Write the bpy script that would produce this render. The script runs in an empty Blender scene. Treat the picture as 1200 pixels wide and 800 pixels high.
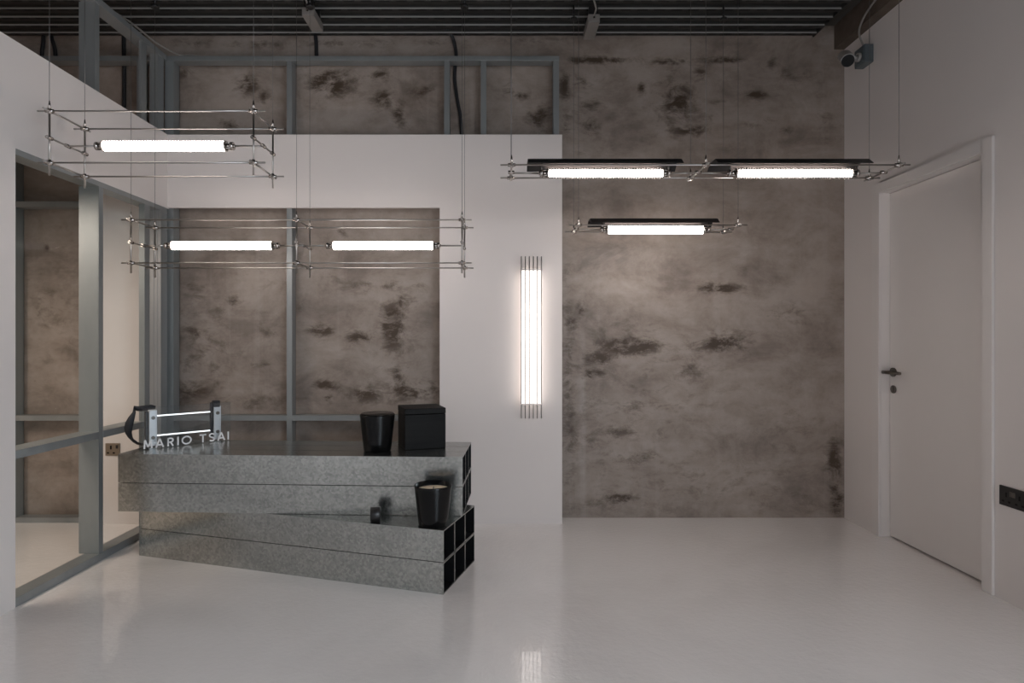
import bpy, bmesh, math, random
from mathutils import Vector, Matrix
random.seed(7)
C = bpy.context.scene.collection
S = 0.75                    # drawing unit -> metres
F, CX, CY, EYE = 700.0, 587.0, 398.5, 1.589

def PX(px, Y): return (px - CX) / F * Y            # photo column -> X at depth Y
def PZ(py, Y): return EYE + (CY - py) / F * Y      # photo row -> height at depth Y

# ------------------------------------------------------------------ materials
MATS = {}
class NT:
    def __init__(s, name):
        s.m = bpy.data.materials.new(name); s.m.use_nodes = True
        s.t = s.m.node_tree; s.t.nodes.clear()
        s.out = s.n('ShaderNodeOutputMaterial')
    def n(s, typ, **kw):
        nd = s.t.nodes.new(typ)
        for k, v in kw.items():
            if k.startswith('_'): setattr(nd, k[1:], v)
        return nd
    def l(s, a, b): s.t.links.new(a, b)
    def setin(s, nd, key, v):
        if hasattr(v, 'is_linked') or isinstance(v, bpy.types.NodeSocket): s.l(v, nd.inputs[key])
        else: nd.inputs[key].default_value = v
    def coord(s, scale=(1, 1, 1)):
        tc = s.n('ShaderNodeTexCoord'); mp = s.n('ShaderNodeMapping')
        mp.inputs['Scale'].default_value = scale
        s.l(tc.outputs['Object'], mp.inputs['Vector']); return mp.outputs['Vector']
    def noise(s, scale, detail=4, rough=.55, vec=None, dist=0.0):
        nd = s.n('ShaderNodeTexNoise')
        nd.inputs['Scale'].default_value = scale; nd.inputs['Detail'].default_value = detail
        nd.inputs['Roughness'].default_value = rough; nd.inputs['Distortion'].default_value = dist
        if vec is not None: s.l(vec, nd.inputs['Vector'])
        return nd.outputs['Fac']
    def ramp(s, fac, stops):
        r = s.n('ShaderNodeValToRGB'); s.l(fac, r.inputs['Fac'])
        el = r.color_ramp.elements
        while len(el) < len(stops): el.new(.5)
        for e, (p, c) in zip(el, stops):
            e.position = p; e.color = (c if hasattr(c, '__len__') else (c, c, c)) + ((1,) if not hasattr(c, '__len__') or len(c) == 3 else ()) if hasattr(c, '__len__') else (c, c, c, 1)
        return r.outputs['Color']
    def math(s, op, a, b=0.0, clamp=False):
        nd = s.n('ShaderNodeMath'); nd.operation = op; nd.use_clamp = clamp
        s.setin(nd, 0, a); s.setin(nd, 1, b); return nd.outputs[0]
    def mix(s, fac, a, b, blend='MIX'):
        nd = s.n('ShaderNodeMixRGB'); nd.blend_type = blend
        s.setin(nd, 'Fac', fac)
        for k, v in (('Color1', a), ('Color2', b)):
            if isinstance(v, tuple): nd.inputs[k].default_value = v + (1,) if len(v) == 3 else v
            else: s.l(v, nd.inputs[k])
        return nd.outputs['Color']
    def bump(s, h, strength, dist=.01):
        b = s.n('ShaderNodeBump'); b.inputs['Strength'].default_value = strength
        b.inputs['Distance'].default_value = dist; s.l(h, b.inputs['Height']); return b.outputs['Normal']
    def bsdf(s, color, rough=.5, metal=0.0, normal=None, spec=None, coat=None, coat_rough=.1):
        b = s.n('ShaderNodeBsdfPrincipled')
        if isinstance(color, tuple): b.inputs['Base Color'].default_value = color + (1,)
        else: s.l(color, b.inputs['Base Color'])
        s.setin(b, 'Roughness', rough); s.setin(b, 'Metallic', metal)
        if normal is not None: s.l(normal, b.inputs['Normal'])
        if spec is not None: b.inputs['Specular IOR Level'].default_value = spec
        if coat is not None:
            b.inputs['Coat Weight'].default_value = coat; b.inputs['Coat Roughness'].default_value = coat_rough
        s.l(b.outputs[0], s.out.inputs['Surface']); return b

def simple(name, color, rough=.5, metal=0.0, var=.08, scale=6, **kw):
    t = NT(name); v = t.coord()
    n = t.noise(scale, 4, .6, v)
    c = t.mix(n, tuple(x * (1 - var) for x in color), tuple(min(1, x * (1 + var)) for x in color))
    t.bsdf(c, rough, metal, **kw); return t.m

def m_plaster(name, col):
    t = NT(name); v = t.coord()
    n = t.noise(1.2, 5, .6, v)
    c = t.mix(n, tuple(x * .96 for x in col), tuple(min(1, x * 1.03) for x in col))
    f = t.noise(90, 3, .6, v)
    t.bsdf(c, .55, 0, t.bump(f, .04, .004), spec=.3); return t.m

def m_concrete():
    t = NT('concrete')
    v = t.coord()
    vs = t.coord((1, 1, 1.7))                    # slightly drawn out along the wall
    vh = t.coord((.6, 1, 9))
    vv = t.coord((7, 1, .3))
    big = t.noise(.9, 6, .6, vs, .5)
    cloud = t.noise(2.4, 13, .68, t.coord((1, 1, 1.45)), .3)
    streak = t.noise(2.0, 6, .65, vh, .3)
    vert = t.noise(1.4, 4, .6, vv)
    fine = t.noise(30, 6, .7, v)
    base = t.ramp(big, [(.3, (.22, .184, .158)), (.5, (.30, .260, .230)), (.7, (.37, .330, .298))])
    base = t.mix(.6, base, t.ramp(cloud, [(.36, (.118, .092, .075)), (.5, (.300, .258, .226)), (.62, (.415, .370, .335))]))
    base = t.mix(.10, base, t.ramp(streak, [(.3, (.20, .178, .158)), (.6, (.40, .37, .342))]))
    base = t.mix(t.ramp(vert, [(.57, 0.0), (.75, .28)]), base, (.43, .40, .375))
    base = t.mix(.25, base, t.ramp(fine, [(.3, .6), (.7, 1.0)]), 'MULTIPLY')
    at = t.n('ShaderNodeAttribute'); at.attribute_name = 'stain'
    br = t.noise(6.5, 12, .74, vs, .35)
    g = t.math('ADD', t.math('MULTIPLY', at.outputs['Fac'], .62), t.math('MULTIPLY', t.math('SUBTRACT', br, .5), 3.0))
    sm = t.math('MULTIPLY', t.math('SUBTRACT', g, .22), 2.1, True)
    sm = t.math('MULTIPLY', sm, t.math('ADD', t.math('MULTIPLY', at.outputs['Fac'], .85), .20), True)
    pa = t.n('ShaderNodeAttribute'); pa.attribute_name = 'pale'
    pf = t.math('MULTIPLY', pa.outputs['Fac'], t.math('MULTIPLY', t.math('SUBTRACT', cloud, .34), 2.6, True), True)
    base = t.mix(pf, base, (.47, .435, .405))
    base = t.mix(sm, base, (.066, .047, .032))
    base = t.mix(1.0, base, (1.0, .945, .912), 'MULTIPLY')
    h = t.math('ADD', cloud, fine)
    t.bsdf(base, t.ramp(big, [(.3, .42), (.7, .58)]), 0, t.bump(h, .10, .006), spec=.35)
    return t.m

def m_floor():
    t = NT('floor_paint'); v = t.coord()
    n = t.noise(.8, 6, .6, v, .5)
    c = t.ramp(n, [(.3, (.78, .735, .705)), (.52, (.875, .83, .80)), (.72, (.90, .86, .835))])
    sp = t.ramp(t.noise(9, 8, .75, t.coord((1, 2.2, 1)), .6), [(.68, 0.0), (.8, .22)])
    c = t.mix(sp, c, (.33, .30, .28))
    w1 = t.noise(1.5, 4, .5, v); w2 = t.noise(34, 5, .6, v)
    ro = t.ramp(t.noise(3.0, 7, .7, t.coord((.5, 1.6, 1)), .4), [(.3, .21), (.75, .27)])
    h = t.math('ADD', t.math('MULTIPLY', w1, 1.0), t.math('MULTIPLY', w2, .55))
    b = t.bsdf(c, ro, 0, t.bump(h, .15, .03), spec=.5, coat=1.0, coat_rough=.035)
    t.l(t.math('MULTIPLY', ro, .20), b.inputs['Coat Roughness'])
    return t.m

def m_zinc():
    t = NT('galvanised_zinc'); v = t.coord()
    vo = t.n('ShaderNodeTexVoronoi'); vo.inputs['Scale'].default_value = 95; t.l(v, vo.inputs['Vector'])
    sp = t.n('ShaderNodeSeparateColor'); t.l(vo.outputs['Color'], sp.inputs[0])
    n = t.noise(1.6, 6, .6, t.coord((.6, 1, 1.2)))
    f = t.noise(120, 4, .7, v)
    a = t.ramp(sp.outputs[0], [(0.0, (.33, .34, .325)), (1.0, (.48, .487, .465))])
    a = t.mix(.55, a, t.ramp(n, [(.34, .55), (.6, 1.0)]), 'MULTIPLY')
    sc = t.ramp(t.noise(3.2, 10, .8, t.coord((.5, 1, 3.2)), 1.2), [(.63, 0.0), (.70, .75)])
    a = t.mix(sc, a, (.13, .125, .115))
    r = t.math('ADD', t.math('MULTIPLY', sp.outputs[1], .05), t.math('MULTIPLY', n, .08))
    r = t.math('ADD', r, .155)
    t.bsdf(a, r, .95, t.bump(f, .03, .002))
    return t.m

def m_stud():
    t = NT('steel_stud'); v = t.coord()
    n = t.noise(5, 5, .6, t.coord((1, 1, .3)))
    c = t.ramp(n, [(.3, (.235, .250, .252)), (.7, (.305, .316, .314))])
    t.bsdf(c, .40, .42); return t.m

def m_deck():
    t = NT('steel_deck')
    tc = t.n('ShaderNodeTexCoord'); sep = t.n('ShaderNodeSeparateXYZ'); t.l(tc.outputs['Object'], sep.inputs[0])
    fx = t.math('FRACT', t.math('DIVIDE', sep.outputs['X'], .105))
    dash = t.math('LESS_THAN', fx, .62)
    at = t.n('ShaderNodeAttribute'); at.attribute_name = 'slot'
    d = t.math('MULTIPLY', dash, at.outputs['Fac'])
    n = t.noise(6, 5, .6, tc.outputs['Object'])
    c = t.mix(n, (.032, .031, .029), (.055, .053, .050))
    lp = t.n('ShaderNodeAttribute'); lp.attribute_name = 'lip'
    c = t.mix(lp.outputs['Fac'], c, (.34, .335, .32))  # painted highlight: rib edges coloured pale where light catches them
    c = t.mix(d, c, (.005, .005, .005))
    t.bsdf(c, .5, .35); return t.m

def m_glass(name='pane_glass', tint=(.96, .98, .97), refl=1.0, graze=.10, face=.0005):
    t = NT(name)
    tr = t.n('ShaderNodeBsdfTransparent'); tr.inputs[0].default_value = tint + (1,)
    gl = t.n('ShaderNodeBsdfGlossy'); gl.inputs['Roughness'].default_value = .01
    lw = t.n('ShaderNodeLayerWeight'); lw.inputs['Blend'].default_value = .5
    fr = t.math('ADD', t.math('MULTIPLY', t.math('POWER', lw.outputs['Facing'], 5.0), graze), face)
    n = t.noise(3, 2, .5, t.coord())
    f = t.math('MULTIPLY', fr, t.math('ADD', t.math('MULTIPLY', n, .1), refl))
    mx = t.n('ShaderNodeMixShader'); t.l(f, mx.inputs[0]); t.l(tr.outputs[0], mx.inputs[1]); t.l(gl.outputs[0], mx.inputs[2])
    t.l(mx.outputs[0], t.out.inputs['Surface']); return t.m

def m_shell():
    t = NT('ribbed_acrylic')
    tr = t.n('ShaderNodeBsdfTransparent'); tr.inputs[0].default_value = (.97, .97, .97, 1)
    tl = t.n('ShaderNodeBsdfTranslucent'); tl.inputs[0].default_value = (.9, .88, .87, 1)
    gl = t.n('ShaderNodeBsdfGlossy'); gl.inputs['Roughness'].default_value = .08
    at = t.n('ShaderNodeAttribute'); at.attribute_name = 'rib'
    m1 = t.n('ShaderNodeMixShader')
    tl.inputs[0].default_value = (.040, .038, .037, 1)
    t.l(t.math('SUBTRACT', .97, t.math('MULTIPLY', t.math('POWER', at.outputs['Fac'], 1.5), .90)), m1.inputs[0])
    t.l(tr.outputs[0], m1.inputs[1]); t.l(tl.outputs[0], m1.inputs[2])
    m2 = t.n('ShaderNodeMixShader'); m2.inputs[0].default_value = .07
    t.l(m1.outputs[0], m2.inputs[1]); t.l(gl.outputs[0], m2.inputs[2])
    t.l(m2.outputs[0], t.out.inputs['Surface']); return t.m

def m_emit(name, col, strength):
    t = NT(name)
    e = t.n('ShaderNodeEmission'); e.inputs[0].default_value = col + (1,)
    n = t.noise(4, 2, .5, t.coord())
    t.l(t.math('ADD', t.math('MULTIPLY', n, strength * .04), strength * .98), e.inputs[1])
    t.l(e.outputs[0], t.out.inputs['Surface']); return t.m

WARM = (1.0, .905, .85)
M = dict(
    white=m_plaster('white_paint', (.735, .678, .648)),
    white_r=m_plaster('white_paint_right', (.78, .725, .695)),  # separate, slightly paler white for the right wall
    door=simple('door_paint', (.78, .73, .70), .42, var=.02),
    concrete=m_concrete(), floor=m_floor(), zinc=m_zinc(), stud=m_stud(), deck=m_deck(),
    glass=m_glass(), acrylic=m_glass('clear_acrylic', (.93, .95, .96), 1.0, .5, .045), shell=m_shell(),
    tube=m_emit('lamp_core', WARM, 18.0),
    tube_slim=m_emit('lamp_core_slim', WARM, 36.0),
    tube_low=m_emit('lamp_core_low', WARM, 34.0),
    wlamp=m_emit('wall_lamp_core', WARM, 2.3),
    strip=m_emit('lit_strip', (.95, .98, 1.0), 1.6),
    rod=simple('brushed_steel', (.42, .395, .37), .28, 1.0, .1, 30),
    cap=simple('cap_steel', (.50, .46, .43), .25, 1.0, .1, 30),
    wire=simple('wire_steel', (.16, .15, .145), .4, .7),
    black=simple('black_metal', (.012, .011, .011), .38, 0, .2),
    liner=simple('reflector_liner', (.050, .043, .041), .6, 0, .03, spec=.08),
    jar=simple('black_glass', (.004, .004, .0042), .24, 0, .1, spec=.22),
    lid=simple('jar_lid', (.014, .011, .009), .25, 0, .15, spec=.3),
    wax=simple('candle_wax', (.78, .64, .47), .5, 0, .06),
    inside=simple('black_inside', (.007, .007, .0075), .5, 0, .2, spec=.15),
    alu=simple('aluminium_block', (.80, .80, .81), .30, .35, .06, 20),
    letter=simple('white_letter', (.80, .80, .80), .45, 0, .02),
    strap=simple('black_strap', (.010, .011, .015), .6, 0, .3, 40),
    brass=simple('socket_bronze', (.30, .245, .19), .35, .8, .08),
    sblack=simple('socket_black', (.020, .018, .017), .4, 0, .1),
    handle=simple('handle_bronze', (.17, .15, .13), .3, .9, .1),
    boxgrey=simple('box_grey', (.23, .21, .195), .5, .1, .08),
    slate=simple('slate_box', (.10, .12, .13), .5, 0, .06),
    beam=simple('rust_beam', (.105, .078, .060), .8, 0, .45, 14),
    soffit=simple('dark_soffit', (.07, .062, .055), .9, 0, .3, 9),
    camwhite=simple('camera_shell', (.42, .40, .38), .4, 0, .04),
    cable=simple('cable_pale', (.24, .22, .20), .35, 0, .1),
    pipe=simple('black_conduit', (.022, .022, .024), .4, 0, .2, 40),
)
def m_blackwood():
    t = NT('black_box_wood'); n = t.noise(3, 8, .7, t.coord((1, 1, 14)), .3)
    c = t.ramp(n, [(.35, (.004, .0037, .0034)), (.7, (.013, .012, .011))])
    t.bsdf(c, .5, 0, t.bump(n, .2, .003), spec=.12); return t.m
M['blackwood'] = m_blackwood()

# ------------------------------------------------------------------ mesh building (drawing units)
class MB:
    def __init__(s): s.v = []; s.f = []; s.sm = []; s.mi = []
    def _add(s, vs, fs, smooth=False, mi=0):
        b = len(s.v); s.v += [tuple(v) for v in vs]
        for f in fs:
            s.f.append(tuple(b + i for i in f)); s.sm.append(smooth); s.mi.append(mi)
    def box(s, x0, x1, y0, y1, z0, z1, R=None, o=None, mi=0):
        x0, x1 = sorted((x0, x1)); y0, y1 = sorted((y0, y1)); z0, z1 = sorted((z0, z1))
        vs = [Vector((x, y, z)) for z in (z0, z1) for y in (y0, y1) for x in (x0, x1)]
        if R is not None:
            o = Vector(o or (0, 0, 0)); vs = [o + R @ v for v in vs]
        s._add(vs, [(0, 2, 3, 1), (4, 5, 7, 6), (0, 1, 5, 4), (2, 6, 7, 3), (0, 4, 6, 2), (1, 3, 7, 5)], False, mi); return s
    def cyl(s, a, b, r, r2=None, n=12, cap=True, mi=0):
        a, b = Vector(a), Vector(b); r2 = r if r2 is None else r2
        d = (b - a).normalized(); u = d.orthogonal().normalized(); w = d.cross(u)
        vs = []
        for p, q in ((a, r), (b, r2)):
            for i in range(n):
                t = 2 * math.pi * i / n; vs.append(p + (u * math.cos(t) + w * math.sin(t)) * q)
        s._add(vs, [(i, (i + 1) % n, n + (i + 1) % n, n + i) for i in range(n)], True, mi)
        if cap:
            s._add(vs[:n], [tuple(range(n - 1, -1, -1))], False, mi); s._add(vs[n:], [tuple(range(n))], False, mi)
        return s
    def tube(s, pts, r, n=10, mi=0):
        pts = [Vector(p) for p in pts]; rings = []; u = None
        for i, p in enumerate(pts):
            d = (pts[min(i + 1, len(pts) - 1)] - pts[max(i - 1, 0)]).normalized()
            if u is None: u = d.orthogonal().normalized()
            u = (u - d * u.dot(d)).normalized(); w = d.cross(u)
            rr = r[i] if hasattr(r, '__len__') else r
            rings.append([p + (u * math.cos(2 * math.pi * k / n) + w * math.sin(2 * math.pi * k / n)) * rr for k in range(n)])
        vs = [v for g in rings for v in g]; fs = []
        for i in range(len(pts) - 1):
            for k in range(n): fs.append((i * n + k, i * n + (k + 1) % n, (i + 1) * n + (k + 1) % n, (i + 1) * n + k))
        s._add(vs, fs, True, mi)
        s._add(rings[0], [tuple(range(n - 1, -1, -1))], False, mi); s._add(rings[-1], [tuple(range(n))], False, mi)
        return s
    def lathe(s, o, prof, n=40, axis=Vector((0, 0, 1)), mi=0):
        o = Vector(o); u = axis.orthogonal().normalized(); w = axis.cross(u); vs = []
        for r, h in prof:
            for k in range(n):
                t = 2 * math.pi * k / n; vs.append(o + axis * h + (u * math.cos(t) + w * math.sin(t)) * max(r, 1e-4))
        fs = [(i * n + k, i * n + (k + 1) % n, (i + 1) * n + (k + 1) % n, (i + 1) * n + k) for i in range(len(prof) - 1) for k in range(n)]
        s._add(vs, fs, True, mi); return s
    def prism(s, poly, a, b, mi=0):                    # poly: 3-D points of a flat outline, swept by vector a -> b
        a, b = Vector(a), Vector(b); n = len(poly); P = [Vector(p) for p in poly]
        s._add([p + a for p in P] + [p + b for p in P],
               [tuple(range(n - 1, -1, -1)), tuple(range(n, 2 * n))] + [(i, (i + 1) % n, n + (i + 1) % n, n + i) for i in range(n)], False, mi); return s
    def build(s, name, mat, parent=None, bevel=0.0, origin=None):
        me = bpy.data.meshes.new(name)
        V = [Vector(v) * S for v in s.v]
        if parent is None:
            if origin is None:
                xs, ys, zs = zip(*V); o = Vector(((min(xs) + max(xs)) / 2, (min(ys) + max(ys)) / 2, min(zs)))
            else: o = Vector(origin) * S
        else:
            o = base_of(parent)
        me.from_pydata([v - o for v in V], [], s.f)
        me.polygons.foreach_set('use_smooth', s.sm); me.polygons.foreach_set('material_index', s.mi)
        bm = bmesh.new(); bm.from_mesh(me); bmesh.ops.remove_doubles(bm, verts=bm.verts, dist=1e-6)
        bmesh.ops.recalc_face_normals(bm, faces=bm.faces); bm.to_mesh(me); bm.free()
        for m in (mat if isinstance(mat, (list, tuple)) else [mat]): me.materials.append(m)
        ob = bpy.data.objects.new(name, me); C.objects.link(ob)
        if parent is None: ob.location = o
        else: ob.parent = parent
        if bevel:
            md = ob.modifiers.new('soft_edge', 'BEVEL'); md.width = bevel * S; md.segments = 2; md.limit_method = 'ANGLE'
        return ob

def base_of(o):
    while o.parent is not None: o = o.parent
    return Vector(o.location)
def tag(o, label=None, cat=None, group=None, kind=None):
    if label: o['label'] = label
    if cat: o['category'] = cat
    if group: o['group'] = group
    if kind: o['kind'] = kind
    return o
def empty(name, loc, label=None, cat=None, group=None, kind=None):
    o = bpy.data.objects.new(name, None); C.objects.link(o); o.location = Vector(loc) * S
    o.empty_display_size = .1
    return tag(o, label, cat, group, kind)
def struct(name, mb, mat, **kw):
    return tag(mb.build(name, mat, **kw), kind='structure')
def bx(*a, **k): return MB().box(*a, **k)

# ------------------------------------------------------------------ room constants
XR, XL, YB, YP, ZC = 3.075, -2.885, 5.348, 5.17, 4.30
YF, XFAR, ZTOP = -4.0, -6.2, 4.46
YO = 3.55                                             # left opening starts here

# floor, ceiling
fl = MB(); fl.box(XFAR, XR + .3, YF - .2, YB + .2, -.12, 0)
struct('floor', fl, M['floor'])

def make_ceiling():
    mb = MB(); slots = []
    p, x0, x1 = .128, XFAR, 2.80
    y = 5.348 - 75 * p
    def quad(a, b, sl):
        mb._add([(x0, a[0], a[1]), (x1, a[0], a[1]), (x1, b[0], b[1]), (x0, b[0], b[1])], [(0, 1, 2, 3)]); slots.append(sl)
    while y < 5.34:
        a = y
        quad((a, ZC + .035), (a + .055, ZC + .035), 0)
        quad((a + .055, ZC + .035), (a + .057, ZC + .014), 0)
        quad((a + .057, ZC + .014), (a + .058, ZC), 2)
        quad((a + .058, ZC), (a + .082, ZC + .001), 1)
        quad((a + .082, ZC + .001), (a + .100, ZC + .001), 0)
        quad((a + .100, ZC + .001), (a + .104, ZC + .018), 0)
        quad((a + .104, ZC + .018), (a + p, ZC + .035), 0)
        y += p
    n0 = len(mb.f)
    mb.box(x0, x1, YF, YB, ZTOP, ZTOP + .05); mb.box(x1 - .01, x1, YF, YB, ZC + .001, ZTOP)
    slots += [0] * (len(mb.f) - n0)
    me = bpy.data.meshes.new('ceiling')
    me.from_pydata([Vector(v) * S for v in mb.v], [], mb.f)
    at = me.attributes.new('slot', 'FLOAT', 'FACE')
    at.data.foreach_set('value', [float(x == 1) for x in slots])
    a2 = me.attributes.new('lip', 'FLOAT', 'FACE'); a2.data.foreach_set('value', [float(x == 2) for x in slots])  # marks the rib edge faces that take the painted highlight
    me.materials.append(M['deck'])
    ob = bpy.data.objects.new('ceiling', me); C.objects.link(ob); tag(ob, kind='structure')
make_ceiling()
struct('ceiling_edge', bx(2.80, XR + .1, YF, YB, 4.40, ZTOP + .05), M['soffit'])
struct('beam', bx(2.983, XR, YF, YB, 4.19, 4.41), M['beam'])

# concrete back wall with its stains as a vertex attribute
STAINS = [  # px, py, rx, ry, strength
 (842,338,26,6,.95),(845,402,34,13,.8),(737,405,40,13,.9),(704,420,26,10,.8),(696,438,16,8,.8),(669,379,10,14,.7),
 (681,361,9,12,.7),(807,429,22,20,.5),(922,370,26,15,.35),(751,476,40,10,.45),(722,505,42,10,.55),(751,537,34,9,.55),
 (681,520,26,16,.5),(728,584,18,6,1.0),(775,502,28,14,.35),(760,440,18,10,.4),(700,590,60,8,.35),(860,550,50,8,.25),
 (978,549,9,38,.9),(981,588,8,16,.9),(930,590,50,5,.3),(793,118,24,28,.75),(808,153,26,7,.75),(820,88,11,10,.75),(787,93,9,14,.5),
 (847,70,28,4,1.0),(787,72,22,4,.9),(700,71,44,5,.85),(682,97,14,9,.7),(694,123,12,9,.6),(694,148,12,11,.7),(662,100,8,22,.7),
 (663,140,8,20,.6),(751,103,6,8,.8),(886,111,15,5,.8),(904,73,7,9,.6),(928,87,18,8,.55),(964,135,12,45,.35),(836,140,12,8,.5),
 (890,145,20,6,.5),(922,152,8,5,.6),(845,120,40,4,.35),(460,382,15,28,.95),(378,386,18,9,.85),(422,395,26,7,.75),(444,335,60,7,.55),
 (473,353,14,9,.8),(382,451,15,6,.9),(386,467,8,5,.8),(429,462,26,11,.7),(480,458,36,13,.8),(465,442,8,16,.7),(230,339,20,12,.5),
 (273,355,8,12,.6),(226,391,16,11,.6),(259,366,16,10,.4),(223,458,28,15,.65),(302,427,14,3,.6),(317,389,14,14,.4),(400,273,9,10,.5),
 (395,320,9,12,.4),(260,440,30,8,.35),(355,361,10,10,.4),(387,97,28,18,.9),(447,88,14,8,.8),(450,117,12,12,.85),(493,107,17,6,.85),
 (468,132,9,16,.8),(310,115,9,9,.7),(288,99,16,12,.8),(270,147,13,8,.7),(215,85,12,8,.6),(633,137,16,16,.8),(610,113,11,6,.7),(597,105,9,9,.6),
 (410,50,60,5,.6),(300,52,50,5,.5),(620,47,40,5,.5),(520,50,40,5,.4),(230,50,60,6,.4),(70,330,14,60,.25),(55,290,4,4,.8),(60,440,18,30,.3),
 (690,500,46,70,.30),(830,565,150,34,.28),(760,470,90,40,.25),(667,450,10,150,.55),(740,395,60,24,.35),(700,430,40,26,.35),(800,420,40,34,.3),
 (930,520,60,60,.22),(420,390,60,20,.3),(465,400,30,50,.35),(240,410,44,60,.42),(300,470,50,14,.4),(60,360,40,60,.3),(300,340,40,30,.2),(400,300,90,30,.15),(800,140,50,40,.3),(680,130,30,50,.35)]
PALE = [(683,470,2.4,110,.8),(701,380,2.0,85,.6),(870,270,7,60,.4),(905,330,22,30,.35),(850,505,40,14,.45),(780,520,34,10,.5),(720,530,26,8,.5),(900,450,40,26,.25),
 (760,340,44,26,.3),(830,480,26,8,.5),(940,300,30,60,.25),(700,340,20,40,.3),(300,300,50,20,.15),(420,350,30,14,.2)]
def make_back_wall():
    x0, x1, z0, z1, st = XFAR, XR, 0.0, ZTOP, .022
    nx, nz = int((x1 - x0) / st), int((z1 - z0) / st)
    vs = []; val = []; pale = []
    pw = [(PX(a, YB), PZ(b, YB), c / F * YB, d / F * YB, e) for a, b, c, d, e in PALE]
    sw = [(PX(a, YB), PZ(b, YB), c / F * YB, d / F * YB, e) for a, b, c, d, e in STAINS]
    for j in range(nz + 1):
        z = z0 + (z1 - z0) * j / nz
        for i in range(nx + 1):
            x = x0 + (x1 - x0) * i / nx
            vs.append((x * S, YB * S, z * S)); a = 0.0; b_ = 0.0
            for sx, sz, rx, rz, e in pw:
                if abs(x - sx) < 2.2 * rx and abs(z - sz) < 2.2 * rz: b_ = max(b_, e * math.exp(-.75 * (((x - sx) / rx) ** 2 + ((z - sz) / rz) ** 2)))
            pale.append(b_)
            for sx, sz, rx, rz, e in sw:
                if abs(x - sx) < 2.2 * rx and abs(z - sz) < 2.2 * rz:
                    q = ((x - sx) / rx) ** 2 + ((z - sz) / rz) ** 2
                    a = max(a, e * math.exp(-q * .75))
            val.append(min(1, a * 1.35))
    fs = [(j * (nx + 1) + i, j * (nx + 1) + i + 1, (j + 1) * (nx + 1) + i + 1, (j + 1) * (nx + 1) + i) for j in range(nz) for i in range(nx)]
    b = len(vs)
    vs += [(x0 * S, (YB + .2) * S, 0), (x1 * S, (YB + .2) * S, 0), (x1 * S, (YB + .2) * S, z1 * S), (x0 * S, (YB + .2) * S, z1 * S)]
    val += [0] * 4; fs.append((b + 3, b + 2, b + 1, b))
    me = bpy.data.meshes.new('wall_back'); me.from_pydata(vs, [], fs)
    at = me.attributes.new('stain', 'FLOAT', 'POINT'); at.data.foreach_set('value', val)
    at = me.attributes.new('pale', 'FLOAT', 'POINT'); at.data.foreach_set('value', pale + [0.0] * 4)
    me.materials.append(M['concrete'])
    ob = bpy.data.objects.new('wall_back', me); C.objects.link(ob); tag(ob, kind='structure')
make_back_wall()

# right wall around the door opening
DY0, DY1, DZ = 3.803, 4.837, 2.78
w = MB(); T = .28
WY0, WY1, WZ0, WZ1 = -3.6, -.4, .8, 3.4
w.box(XR, XR + T, WY1, DY0, 0, ZTOP); w.box(XR, XR + T, YF, WY0, 0, ZTOP); w.box(XR, XR + T, WY0, WY1, 0, WZ0); w.box(XR, XR + T, WY0, WY1, WZ1, ZTOP); w.box(XR, XR + T, DY1, YB, 0, ZTOP); w.box(XR, XR + T, DY0, DY1, DZ, ZTOP)
struct('wall_right', w, M['white_r'])
# left white wall: full height near the camera, a header over the glazing
w = MB(); w.box(XL - .03, XL, YF, YO, 0, 3.368); w.box(XL - .03, XL, YO, YP + .02, 2.73, 3.368)
struct('wall_left', w, M['white'])
# white board partition in front of the concrete wall
w = MB(); w.box(XL - .03, -.530, YP, YP + .025, 2.735, 3.368); w.box(-.530, .530, YP, YP + .025, 0, 3.368)
struct('wall_partition', w, M['white'])
struct('wall_side_room_back', bx(-3.52, -2.995, YP, YP + .025, 0, 3.368), M['white'])
struct('wall_far_left', bx(XFAR - .1, XFAR, YF, YB, 0, ZTOP), M['white'])
struct('wall_front', bx(XFAR, XR, YF - .15, YF, 0, ZTOP), M['white'])

# ------------------------------------------------------------------ door
d = empty('door_1', (3.14, 4.3, 0), kind='structure')
LX = 3.147
bx(LX, LX + .05, DY0 + .004, DY1 - .004, .012, DZ - .006).build('door_leaf', M['door'], d, .004)
cs = MB(); cw = .085; ct = .018
cs.box(XR - ct, XR + .0005, DY0 - cw, DY0, 0, DZ + cw); cs.box(XR - ct, XR + .0005, DY1, DY1 + cw, 0, DZ + cw); cs.box(XR - ct, XR + .0005, DY0, DY1, DZ, DZ + cw)
cs.build('door_casing', M['door'], d, .004)
jm = MB(); jm.box(XR, LX + .06, DY1 - .002, DY1 + .01, 0, DZ); jm.box(XR, LX + .06, DY0 - .01, DY0 + .002, 0, DZ); jm.box(XR, LX + .06, DY0, DY1, DZ - .002, DZ + .01)
jm.build('door_jamb', M['door'], d)
hy, hz = LX / ((1047.5 - CX) / F), PZ(436, LX / ((1047.5 - CX) / F))
h = MB()
h.cyl((LX - .012, hy, hz), (LX, hy, hz), .036, n=28)
h.cyl((LX - .075, hy, hz), (LX - .01, hy, hz), .013, n=14)
h.tube([(LX - .072, hy + .022, hz), (LX - .078, hy - .03, hz), (LX - .076, hy - .185, hz - .001)], [.015, .014, .012], 12)
tag(h.build('door_handle', M['handle'], d), 'dark bronze lever handle')
lk = MB(); lz = PZ(456, hy)
lk.cyl((LX - .008, hy, lz), (LX, hy, lz), .032, n=28); lk.cyl((LX - .012, hy, lz + .006), (LX - .006, hy, lz + .006), .010, n=14); lk.box(LX - .011, LX - .006, hy - .004, hy + .004, lz - .018, lz)
lk.build('lock_plate', M['handle'], d)
bx(LX + .06, LX + .07, DY0 - .02, DY1 + .02, 0, DZ).build('door_stop', M['inside'], d)

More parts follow.
